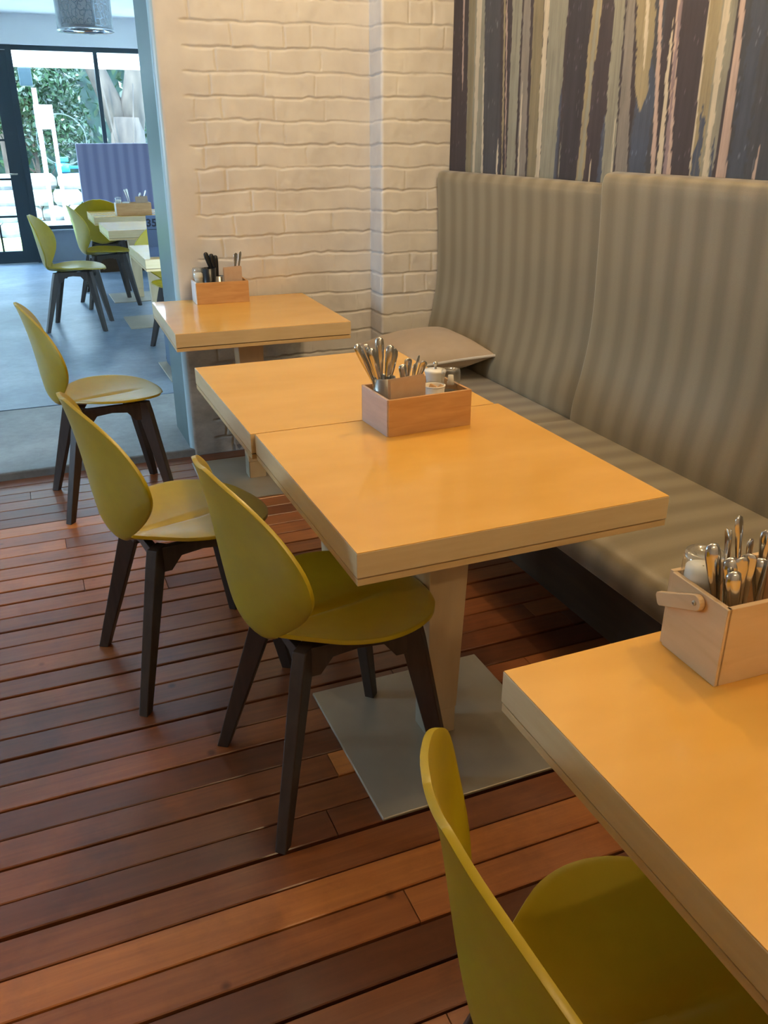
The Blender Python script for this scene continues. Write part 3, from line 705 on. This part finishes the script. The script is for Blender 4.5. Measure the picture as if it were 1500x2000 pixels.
dup(ch, (.80, 9.02, FZ), 1.35, 'chair beyond the opening with its round dark back toward the camera, behind the farthest table', GF)
dup(ch, (1.01, 6.07, FZ), -PI / 2 + .1, 'chair behind the table with the number stand, mostly hidden by the wall edge', GF)

# ------------------------------------------------------------------ table caddies
def make_caddy(loc, rz, L, D_, H, label, name='wooden_caddy', fm='box', sm='boxside', th=.008, groove=True):
    """origin near-left-bottom corner"""
    u = thing(name, loc, label, 'caddy', None, rz)
    MB().box(.0, L, 0, th, 0, H).build('front_panel', fm, u, bevel=.001)
    MB().box(.0, L, D_ - th, D_, 0, H).build('back_panel', fm, u, bevel=.001)
    g = .0035 if groove else 0
    MB().box(-th * .35, th * .65, g, D_ - th - .0005, 0, H).build('side_panel', sm, u, bevel=.001)
    MB().box(L - th, L, th + .0005, D_ - th - .0005, 0, H).build('side_panel', fm, u, bevel=.001)
    MB().box(th, L - th, th, D_ - th, .002, .007).build('bottom_board', fm, u)
    return u
make_caddy((.773, 1.832, TH), .05, .234, .163, .094, 'brown timber caddy of cutlery and condiments on the mid table')
cn = make_caddy((.781, .708, TH), -.04, .240, .122, .120, 'pale timber caddy with a folding handle arm on the closest table', fm='ash', sm='ash', groove=False)
arm = MB()
pr = []
for k in range(9):
    a = -PI / 2 + PI * k / 8; pr.append((.0 + .0115 * math.cos(a), .0115 * math.sin(a)))
pr = [(-x, z) for x, z in pr]
ring = [(q[0], q[1]) for q in pr] + [(.080, .010), (.083, .006), (.083, -.006), (.080, -.010)]
mt = Matrix.Translation((-.0125, .052, .105)) @ Matrix.Rotation(math.radians(-24), 4, 'X')
arm.loft([[tuple(mt @ Vector((x, y_, z_))) for y_, z_ in ring] for x in (0, .009)])
ar = arm.build('handle_arm', 'ash', cn, bevel=.001)
MB().lathe([(0.0001, -.0002), (.0038, 0), (.0034, .0016), (.0012, .002)], n=14).xf(mt @ Matrix.Rotation(-PI / 2, 4, 'Y')).build('screw', 'steel', ar, True)
make_caddy((.690, 3.800, TH), -.03, .232, .125, .092, 'brown timber caddy with white end, against the brick wall on the wall table', sm='whitep')
make_caddy((.845, 8.12, TH + FZ), .0, .30, .14, .10, 'orange-brown timber caddy on the farthest table beyond the opening', sm='whitep')

def vframe(base, tip):
    """matrix putting local +z from base to tip"""
    b = Vector(base); d = (Vector(tip) - b); L = d.length; q = d.to_track_quat('Z', 'X')
    return Matrix.Translation(b) @ q.to_matrix().to_4x4(), L
def ell(z, w, t_, cx=0, n=12): return [(cx + w * math.cos(2 * PI * j / n), t_ * math.sin(2 * PI * j / n), z) for j in range(n)]
def utensil(kind, base, tip, twist, label, group, m='cutlery'):
    mtx, L = vframe(base, tip); WS = 1.18
    if kind == 'knife':   # handle up: hollow rounded handle
        hs = [(0, .004, .0006), (.01, .009, .0008), (.05, .0095, .0009), (.095, .007, .001), (.105, .0045, .0028), (.12, .0055, .0036), (.16, .0085, .005), (.19, .0098, .0056), (.203, .0088, .0052), (.208, .006, .0035), (.21, .0015, .001)]
    elif kind == 'blade':  # blade up
        hs = [(0, .002, .001), (.004, .008, .005), (.03, .0095, .0056), (.08, .006, .004), (.10, .0045, .003), (.112, .008, .0012), (.15, .0105, .001), (.19, .0105, .0009), (.203, .008, .0008), (.21, .002, .0006)]
    elif kind == 'fork':   # flat flared handle up
        hs = [(0, .009, .001), (.05, .010, .0012), (.07, .003, .0016), (.10, .0028, .0018), (.14, .0045, .0016), (.18, .0085, .0014), (.20, .0095, .0014), (.207, .007, .0012), (.21, .002, .001)]
    else:                  # spoon, slim handle up
        hs = [(0, .004, .001), (.02, .014, .003), (.045, .010, .002), (.06, .003, .0016), (.10, .0028, .0016), (.15, .0045, .0016), (.195, .007, .0016), (.206, .0055, .0013), (.21, .0015, .001)]
    k = L / .21
    o = MB().loft([ell(z * k, w * WS, tt * WS) for z, w, tt in hs]).build('table_' + {'blade': 'knife'}.get(kind, kind), m, smooth=True)
    o.matrix_world = mtx @ Matrix.Rotation(twist, 4, 'Z')
    return tag(o, label, {'blade': 'knife'}.get(kind, kind), group)

# -- mid caddy contents
CY = 1.942
def cup(loc, r, h, label, name='cutlery_cup', m='cupmetal', flare=1.0):
    o = MB().lathe([(.0005, .0015), (r / flare * .98, .0015), (r / flare, .004), (r, h), (r - .0016, h + .0006), (r - .003, h - .001), (r / flare - .003, .006), (.0005, .005)], n=40).build(name, m, smooth=True)
    o.location = loc; return tag(o, label, 'cup')
cup((.808, CY + .002, .757), .0285, .115, 'brushed metal cutlery cup inside the brown caddy on the mid table')
KG = 'cutlery in the mid table caddy'
bz = .764
for kd, bx_, by_, tx, ty, tz, tw, lb in [
    ('knife', .826, CY + .008, .730, CY - .004, .963, .3, 'steel knife leaning farthest left out of the metal cup, mid caddy'),
    ('fork', .823, CY - .012, .756, CY + .010, .958, .2, 'steel fork handle between the two left-leaning knives, mid caddy'),
    ('knife', .820, CY - .006, .766, CY - .012, .952, .2, 'steel knife second from left in the mid caddy cup'),
    ('knife', .803, CY + .004, .796, CY + .006, .973, .1, 'upright steel knife, tallest in the mid caddy cup'),
    ('knife', .800, CY - .006, .820, CY - .010, .955, .1, 'steel knife with bright handle just right of the tallest, mid caddy'),
    ('blade', .798, CY + .012, .842, CY + .012, .940, .1, 'flat grey knife blade pointing up, mid caddy cup')]:
    utensil(kd, (bx_, by_, bz), (tx, ty, tz), tw, lb, KG)
cup((.880, CY + .004, .757), .027, .095, 'second metal cup behind the napkins in the mid caddy')
for kd, bx_, by_, tx, ty, tz, tw, lb in [
    ('knife', .876, CY, .858, CY + .004, .899, .2, 'short blunt steel handle just right of the blade, mid caddy'),
    ('fork', .872, CY + .008, .876, CY + .006, .913, .5, 'narrow steel handle standing behind the napkins, mid caddy'),
    ('spoon', .866, CY - .010, .890, CY - .008, .902, .3, 'small steel spoon handle behind the napkins, mid caddy'),
    ('spoon', .864, CY + .002, .906, CY + .006, .918, .6, 'blue-reflecting spoon handle leaning right, mid caddy'),
    ('fork', .866, CY + .014, .918, CY - .004, .904, .4, 'dark-edged fork handle lowest at the right, mid caddy')]:
    utensil(kd, (bx_, by_, bz), (tx, ty, tz), tw, lb, KG)
def napkins(loc, w, h, label, rz=0., n=5, d=.017):
    u = MB()
    for k in range(n):
        y = d * k / n; dz = .004 * math.sin(k * 2.3); dx = .0015 * math.cos(k * 1.7)
        lean = .004
        v = [(dx, y, 0), (w + dx, y, 0), (w + dx, y + d / n * .8, 0), (dx, y + d / n * .8, 0)]
        tp = [(dx - .001, y + lean, h + dz), (w + dx + .001, y + lean + .001, h + dz + .004), (w + dx, y + d / n * .8 + lean, h + dz + .003), (dx, y + d / n * .8 + lean, h + dz - .001)]
        u.add(v + tp, [(0, 3, 2, 1), (4, 5, 6, 7), (0, 1, 5, 4), (1, 2, 6, 5), (2, 3, 7, 6), (3, 0, 4, 7)])
    o = u.build('napkin_stack', 'kraft', bevel=.0006); o.location = loc; o.rotation_euler = (0, 0, rz)
    return tag(o, label, 'napkins')
napkins((.786, 1.850, .758), .096, .127, 'folded kraft paper napkins standing at the front of the mid caddy', .05)
cup((.924, 1.893, .757), .0275, .094, 'white paper cup of sugar sachets in the mid caddy', 'paper_cup', 'paper', 1.3)
o = MB().lathe([(.0265, -.0012), (.0292, 0), (.0292, .0016), (.027, .0022)], n=36).build('rim', 'paper', smooth=True); o.location = (0, 0, .0935); o.parent = bpy.data.objects['paper_cup']
for k, (dx, dy, a, b) in enumerate([(-.006, -.006, .3, .5), (.006, .003, 1.2, -.4), (-.004, .008, 2.2, .3), (.009, -.008, .8, .6)]):
    o = MB().box(-.010, .010, -.006, .006, -.018, .018).build('sugar_sachet', 'sugar', bevel=.002)
    o.location = (.924 + dx, 1.893 + dy, .825 + .004 * k); o.rotation_euler = (b, .5 * math.cos(k * 2), a)
    tag(o, ['brown sugar sachet at the left of the paper cup', 'brown sugar sachet at the right of the paper cup', 'brown sugar sachet at the back of the paper cup', 'brown sugar sachet at the front of the paper cup'][k], 'sachet', 'sugar sachets in the paper cup')
# white lidded pot with metal topper
u = thing('lidded_pot', (.960, 1.962, .757), 'white pot with a small metal knob behind the pepper grinder, mid caddy', 'pot')
MB().lathe([(.001, 0), (.021, 0), (.022, .005), (.0235, .085), (.026, .10), (.0275, .106)], n=36).build('pot_body', 'porc', u, True)
MB().lathe([(.0275, .106), (.0288, .110), (.0275, .1145), (.012, .117), (.001, .1175)], n=36).build('pot_lid', 'porc', u, True)
MB().lathe([(.0045, .1165), (.0032, .122), (.0036, .127), (.0062, .130), (.006, .134), (.001, .136)], n=20).build('knob', 'cupmetal', u, True)
def grinder(loc, label, fill='pepper', s=1.0):
    u = thing('spice_grinder', loc, label, 'grinder')
    MB().lathe([(.001, .0), (.021, .0), (.0232, .004), (.0232, .066), (.021, .074), (.0178, .079), (.0178, .086)], n=36).build('glass_jar', 'jar', u, True)
    MB().lathe([(.001, .003), (.0205, .003), (.0212, .006), (.0218, .070), (.001, .072)], n=30).build('contents', fill, u, True)
    MB().lathe([(.0182, .086), (.0225, .089), (.0245, .096), (.0245, .122), (.0225, .128), (.014, .1295), (.012, .126), (.001, .126)], n=36).build('grinder_cap', 'jar', u, True)
    MB().lathe([(.001, .088), (.009, .088), (.007, .112), (.001, .113)] if fill != 'salt' else [(.001, .072), (.016, .074), (.0205, .092), (.020, .108), (.001, .110)], n=24).build('grinder_core', 'paper', u, True)
    u.scale = (s, s, s); return u
grinder((.977, 1.905, .757), 'pepper grinder with clear cap at the right end of the mid caddy')

# -- near caddy contents
grinder((.813, .797, .757), 'clear round salt shaker in the corner of the closest caddy', 'salt', 1.17)
KN = 'cutlery in the closest caddy'
for kd, bx_, by_, tx, ty, tz, tw, lb in [
    ('knife', .826, .752, .792, .768, .937, .2, 'steel knife handle leftmost of the closest caddy, beside the shaker'),
    ('fork', .846, .772, .822, .775, .950, 1.2, 'looped steel handle behind the front knives, closest caddy'),
    ('spoon', .852, .775, .832, .778, .946, .9, 'second looped spoon handle at the back, closest caddy'),
    ('knife', .826, .728, .805, .736, .908, .1, 'shortest front knife handle with round end, closest caddy'),
    ('knife', .836, .734, .812, .752, .920, .4, 'knife handle just behind the shortest one, closest caddy'),
    ('fork', .842, .738, .824, .744, .922, .1, 'broad flat fork handle, left one of the bright pair in the closest caddy'),
    ('fork', .850, .742, .840, .748, .922, .0, 'broad flat fork handle, right one of the bright pair in the closest caddy'),
    ('spoon', .872, .770, .842, .778, .965, .3, 'thin steel rod, tallest at the back of the closest caddy'),
    ('spoon', .880, .775, .868, .775, .927, .2, 'short steel handle behind the slanting fork, closest caddy'),
    ('fork', .838, .725, .888, .756, .924, .2, 'fork handle slanting right across the front, closest caddy'),
    ('knife', .885, .745, .872, .757, .905, .3, 'knife handle under the slanting fork, closest caddy'),
    ('knife', .905, .75, .915, .76, .93, .2, 'knife handle at the right edge of the photo, closest caddy'),
    ('spoon', .90, .77, .895, .775, .935, .2, 'spoon handle at the right edge behind the others, closest caddy')]:
    utensil(kd, (bx_, by_, .762), (tx, ty, tz), tw, lb, KN)
napkins((.925, .735, .758), .07, .12, 'kraft napkins at the right end of the closest caddy', 0., 4)

# -- wall table caddy contents
grinder((.718, 3.868, .757), 'clear shaker at the left end of the wall table caddy', 'salt', 1.1)
cup((.762, 3.862, .757), .033, .138, 'black tapered cup in the wall table caddy', 'black_cup', 'black', 1.25)
KW = 'cutlery in the wall table caddy'
cup((.808, 3.878, .757), .024, .10, 'small metal cup beside the black one, wall table caddy')
for kd, bx_, tx, tz, m_, lb in [
    ('knife', .815, .757, .960, 'black', 'black knife handle leaning farthest left, wall table caddy'),
    ('knife', .812, .782, .953, 'black', 'black knife handle in the middle of three, wall table caddy'),
    ('knife', .810, .800, .946, 'black', 'black knife handle at the right of three, wall table caddy'),
    ('fork', .872, .894, .952, 'cutlery', 'dark steel handle above the napkins, wall table caddy'),
    ('spoon', .880, .915, .958, 'cutlery', 'amber-reflecting spoon handle, rightmost of the wall table caddy')]:
    utensil(kd, (bx_, 3.88, .762), (tx, 3.882, tz), .2, lb, KW, m_)
napkins((.822, 3.822, .758), .078, .138, 'kraft napkins in the wall table caddy', -.03)

# -- far caddy contents
ZB = TH + FZ
grinder((.875, 8.19, ZB + .007), 'clear shaker in the farthest caddy, left end', 'salt', 1.1)
cup((.935, 8.18, ZB + .007), .03, .10, 'small pale cup in the farthest caddy', 'pale_cup', 'paper')
napkins((1.02, 8.145, ZB + .008), .10, .14, 'kraft napkins in the farthest caddy', 0., 4)
KF = 'cutlery in the farthest caddy'
for kd, bx_, tx, tz, lb in [('spoon', .985, .935, ZB + .21, 'pale spoon leaning left in the farthest caddy'), ('fork', .99, .955, ZB + .215, 'pale fork beside the left-leaning spoon, farthest caddy'),
                            ('knife', 1.04, 1.07, ZB + .18, 'short handle above the napkins, farthest caddy'), ('spoon', 1.05, 1.12, ZB + .20, 'spoon leaning right in the farthest caddy')]:
    utensil(kd, (bx_, 8.20, ZB + .012), (tx, 8.20, tz), .2, lb, KF)

# number stand
u = thing('number_stand', (.712, 5.24, ZB), 'slate blue table number stand reading 35 on the nearest table beyond the opening', 'table number', rz=-.12)
st = MB(); st.loft([[(x, y, z) for y, z in ((-.03, .001), (.02, .05), (.02, .225), (.026, .225), (.026, .048), (-.022, .001))] for x in (-.012, .075)]); st.build('board', 'sign', u, bevel=.001)
cu = bpy.data.curves.new('digits', 'FONT'); cu.body = '35'; cu.size = .058; cu.extrude = .0006; cu.space_character = 1.05; cu.align_x = 'CENTER'
cu.offset = .0018
tmp = bpy.data.objects.new('tmp', cu); COL.objects.link(tmp); dg = bpy.context.evaluated_depsgraph_get(); dg.update()
me = bpy.data.meshes.new_from_object(tmp.evaluated_get(dg)); bpy.data.objects.remove(tmp)
me.materials.clear(); me.materials.append(M['signink'])
tx_ = bpy.data.objects.new('digits', me); COL.objects.link(tx_); tx_.parent = u; tx_.location = (.017, .0192, .165); tx_.rotation_euler = (PI / 2, 0, 0)
tx_['label'] = 'dark digits 35'
MB().box(-.006, .045, .0185, .0205, .146, .149).build('caption_line', 'signink', u)

# low cabinet beyond the opening
u = thing('storage_box', (.80, 5.30, FZ + .008), 'low blue-grey box on the floor just beyond the opening, at the wall edge', 'box')
MB().box(0, .13, 0, .42, 0, .20).build('body', 'greybox', u, bevel=.004)
MB().box(-.005, .135, -.005, .425, .20, .212).build('lid', 'greybox', u, bevel=.003)

# far bench seen from the front, facing us
u = thing('far_bench', (0, 0, 0), 'lavender-grey striped high-backed bench beyond the opening in front of the windows', 'bench')
bk = MB(); bk.box(.75, 3.4, 10.55, 10.63, FZ + .30, 1.345); bk.build('backrest', 'fbench', u, bevel=.012, seg=3)
MB().box(.75, 3.4, 10.05, 10.54, FZ + .33, FZ + .45).build('seat', 'fbench', u, bevel=.03, seg=4)
MB().box(.80, 3.35, 10.12, 10.60, FZ, FZ + .33).build('plinth', 'kick', u)

# ------------------------------------------------------------------ drum lamp
u = thing('drum_pendant', (.572, 6.0, 2.0), 'clear drum pendant lamp with dark scrollwork panel hanging beyond the opening', 'lamp')
MB().lathe([(.160, .0), (.160, .36), (.157, .36), (.157, .0), (.160, 0)], n=64).build('outer_shell', 'crystal', u, True)
MB().lathe([(.120, .01), (.163, .0), (.163, -.008), (.120, -.004), (.120, .01)], n=64).build('bottom_ring', 'chrome', u, True)
MB().lathe([(.128, .02), (.128, .34)], n=64).build('inner_shade', 'shade', u, True)
def scrolls(a0, a1, r, seed):
    R = random.Random(seed); b = MB()
    def P(a, z): return (r * math.cos(a), r * math.sin(a), z)
    def curl(ac, zc, rad, ph, turns, sgn, th=.0032):
        pts = []
        for k in range(22):
            q = k / 21; an = ph + sgn * q * turns * 2 * PI; rr_ = rad * (1 - .75 * q)
            pts.append(P(ac + rr_ * math.cos(an) / r, zc + rr_ * math.sin(an)))
        b.tube(pts, [th * (1 - .35 * k / 21) for k in range(22)], 6)
    n = max(1, int((a1 - a0) * r / .036))
    for i in range(n):
        for j in range(9):
            ac = a0 + (i + .5 + .25 * ((j % 2) - .5)) * (a1 - a0) / n
            curl(ac, .035 + j * .036, .021 + .004 * R.random(), R.random() * 6.28, .95, R.choice([1, -1]))
    for i in range(n + 1):
        a = a0 + (a1 - a0) * i / n
        if i in (0, n): b.tube([P(a, z) for z in (.012, .12, .24, .35)], .005, 6)
        else: b.tube([P(a + .10 * math.sin(z * 30 + i), z) for z in np.linspace(.012, .35, 24)], .0028, 6)
    b.tube([P(a0 + (a1 - a0) * k / 16, .014) for k in range(17)], .006, 6)
    return b
scrolls(PI * 1.13, PI * 1.58, .146, 3).build('scroll_panel', 'iron', u, True)
scrolls(PI * 1.60, PI * 3.10, .150, 5).build('chrome_scrollwork', 'chrome', u, True)
MB().tube([(0, 0, .30), (0, 0, .62)], .004).build('cable', 'rubber', u, True)
MB().lathe([(.001, .34), (.158, .34), (.158, .352), (.001, .352)], n=40).build('top_plate', 'chrome', u, True)

# ------------------------------------------------------------------ etched circle on the glass
b = MB(); cxw, czw, rw = .66, 1.38, .27
b.tube([(cxw + rw * math.cos(a), 11.282, czw + rw * math.sin(a)) for a in np.linspace(0, 2 * PI, 60)], .006, 6)
for k in range(9):   # band of small illegible strokes across the circle
    x = cxw - .20 + k * .05
    b.tube([(x, 11.282, czw - .055), (x + .012, 11.282, czw - .02 - .02 * (k % 2)), (x + .026, 11.282, czw - .05)], .0045, 5)
o = b.build('etched_logo', 'etch', smooth=True)
o.parent = bpy.data.objects['window_1']; o['label'] = 'pale etched circle with lettering'

# ------------------------------------------------------------------ outdoors
struct(MB().box(-30, 40, 11.42, 60, -.2, -.05).build('ground', 'pave'))
tag(MB().box(-8, 8, 12.9, 12.96, 2.215, 3.2).build('awning_valance', 'canvas'), 'white awning valance hanging outside above the windows', 'awning')
tag(MB().box(-2.2, .28, 13.2, 14.8, -.05, -.02).build('lawn_patch', 'grass'), 'sunlit lawn outside the glazed door', 'lawn')
tag(MB().box(.345, .50, 12.90, 13.0, 2.0, 2.214).build('outdoor_speaker', 'frame', bevel=.01), 'dark grey box hung outside behind the glass near the door', 'speaker')
u = thing('signpost', (.52, 13.4, -.05), 'white post with a small white board outside the window', 'signpost')
MB().box(-.03, .03, -.02, .02, 0, 2.05).build('post', 'whiteout', u); MB().box(-.04, .20, -.03, -.02, 1.55, 1.85).build('board', 'whiteout', u); MB().box(.15, .20, -.02, .02, 0, 1.6).build('post', 'whiteout', u)

def stone_wall():
    b = MB(); R = random.Random(3)
    for row in range(4):
        x = -6.
        while x < 9:
            w_ = R.uniform(.25, .6); z = -.05 + row * .23
            c = Vector((x + w_ / 2, 15.2 + R.uniform(-.08, .08) + row * .08, z + .11))
            for _ in [0]:
                rings = []
                for k in range(5):
                    zz = -.115 + .23 * k / 4; sc_ = (.80, .98, 1., .97, .78)[k]
                    rings.append([(c.x + w_ / 2 * sc_ * (1 if abs(math.cos(a)) > .3 else 1) * max(-1, min(1, 1.3 * math.cos(a))), c.y + .18 * sc_ * max(-1, min(1, 1.3 * math.sin(a))), c.z + zz) for a in [2 * PI * q / 10 for q in range(10)]])
                b.loft(rings)
            x += w_ + .01
    return b.build('stone_wall', 'stone', smooth=False, bevel=0)
tag(stone_wall(), 'low sunlit dry stone garden wall beyond the windows', 'wall')

def leaves(name, parent, centre, rad, n, size, m, seed, squash=(1, 1, 1)):
    R = np.random.RandomState(seed)
    d = R.normal(size=(n, 3)); d /= np.linalg.norm(d, axis=1)[:, None]; rr_ = R.rand(n) ** .45
    lobes = R.normal(size=(9, 3)) * .45; pick = R.randint(0, 9, n)
    P = (d * rr_[:, None] * .6 + lobes[pick]) * rad * np.array(squash) + np.array(centre)
    a = R.normal(size=(n, 3)); a /= np.linalg.norm(a, axis=1)[:, None]; b = np.cross(a, R.normal(size=(n, 3))); b /= np.linalg.norm(b, axis=1)[:, None]
    s = size * (.6 + .8 * R.rand(n))[:, None]
    V = np.stack([P - a * s, P + b * s * .42, P + a * s, P - b * s * .42], 1).reshape(-1, 3)
    keep = P[:, 2] > 0
    F = [(4 * i, 4 * i + 1, 4 * i + 2, 4 * i + 3) for i in range(n) if keep[i]]
    me = bpy.data.meshes.new(name); me.from_pydata([tuple(v) for v in V], [], F); me.materials.append(M[m])
    o = bpy.data.objects.new(name, me); COL.objects.link(o); o.parent = parent
    return o
def tree(name, loc, th, tr, crown_z, rad, n, size, m, seed, label, cat='tree', sq=(1, 1, .9)):
    u = thing(name, loc, label, cat, 'planting outside the windows')
    R = random.Random(seed); b = MB(); p = [Vector((0, 0, -.05))]
    for k in range(5): p.append(p[-1] + Vector((R.uniform(-.12, .12) * tr * 6, R.uniform(-.05, .05), th / 5)))
    b.tube(p, [tr * (1 - .1 * k) for k in range(6)], 10)
    for k in range(6):
        q = p[2 + k % 4]; e_ = q + Vector((R.uniform(-1, 1), R.uniform(-.5, .5), R.uniform(.4, 1.1))) * rad * .6
        b.tube([q, (q + e_) / 2 + Vector((0, 0, -.06)), e_], [tr * .5, tr * .35, tr * .15], 7)
    b.build('trunk', 'bark', u, True)
    leaves('foliage', u, (0, 0, crown_z), rad, n, size, m, seed, sq)
tree('shrub', (.55, 17.2, 0), 1.4, .05, 1.75, .78, 5200, .055, 'leafA', 1, 'bright green leafy shrub outside the middle of the window', 'shrub')
tree('shrub', (-1.5, 16.8, 0), 1.6, .06, 1.6, .80, 4200, .055, 'leafB', 3, 'blue-green shrub outside the glazed door', 'shrub')
tree('garden_tree', (.2, 19.0, 0), 3.6, .16, 3.2, 1.3, 6000, .08, 'leafA', 4, 'big green tree behind the shrubs, centre')
tree('garden_tree', (4.6, 19.2, 0), 3.6, .18, 3.0, 1.4, 6000, .08, 'leafB', 5, 'blue-green tree at the right of the garden')
tree('garden_tree', (-4.2, 19.2, 0), 3.6, .18, 3.0, 1.4, 5000, .08, 'leafB', 6, 'blue-green tree at the left of the garden')
def big_tree():
    u = thing('garden_tree', (2.02, 16.4, 0), 'thick grey-brown forked tree trunk outside the right pane', 'tree', 'planting outside the windows')
    b = MB(); b.tube([(0, 0, -.05), (0, 0, .5), (.02, 0, 1.1), (.03, 0, 1.7)], [.42, .34, .30, .27], 16)
    b.tube([(.0, 0, 1.4), (-.25, .1, 2.1), (-.55, .1, 2.9), (-.8, .2, 4)], [.24, .17, .14, .10], 12)
    b.tube([(.05, 0, 1.4), (.22, 0, 2.1), (.38, -.1, 3.0), (.6, 0, 4)], [.24, .20, .17, .12], 12)
    b.tube([(-.18, -.4, -.05), (-.22, -.42, 1.2), (-.42, -.42, 2.6)], [.02, .018, .012], 7)
    b.tube([(.0, -.45, -.05), (.05, -.44, 1.3), (.14, -.42, 2.2)], [.016, .014, .01], 7)
    b.build('trunk', 'bark', u, True)
    leaves('foliage', u, (0.55, .3, 4.0), .9, 3500, .06, 'leafB', 22, (1, .8, .9))
big_tree()
u = thing('garden_hose_reel', (.86, 15.42, .965), 'bright blue and cyan plastic object on the garden wall', 'garden tool')
MB().lathe([(.001, -.09), (.10, -.08), (.11, .04), (.03, .06), (.001, .06)], n=18).build('body', 'blueplastic', u, True)
MB().box(-.08, .09, -.05, .05, .075, .14).build('cap', 'cyanplastic', u, bevel=.01); MB().box(.09, .24, -.02, .02, -.03, .01).build('spout', 'blueplastic', u, bevel=.005)
# tall hedge closing the garden
hd_ = MB(); u = thing('hedge', (0, 0, 0), 'tall dense hedge closing off the back of the garden', 'hedge')
MB().box(-14, 16, 22.2, 22.8, -.05, 5.0).build('hedge_core', 'leafB', u)
Rr = np.random.RandomState(9); n = 16000
P = np.stack([Rr.uniform(-14, 16, n), Rr.uniform(21.6, 22.4, n), Rr.uniform(0, 5.4, n)], 1)
a = Rr.normal(size=(n, 3)); a /= np.linalg.norm(a, axis=1)[:, None]; b = np.cross(a, Rr.normal(size=(n, 3))); b /= np.linalg.norm(b, axis=1)[:, None]
V = np.stack([P - a * .12, P + b * .055, P + a * .12, P - b * .055], 1).reshape(-1, 3)
me = bpy.data.meshes.new('hedge_leaves'); me.from_pydata([tuple(v) for v in V], [], [(4 * i, 4 * i + 1, 4 * i + 2, 4 * i + 3) for i in range(n)]); me.materials.append(M['leafA'])
o = bpy.data.objects.new('hedge_leaves', me); COL.objects.link(o); o.parent = u

# keep walls named by the room's convention
for nm, new in (('wall_core', 'wall_far_core'), ('wall_lintel', 'wall_far_lintel')):
    if nm in bpy.data.objects: bpy.data.objects[nm].name = new
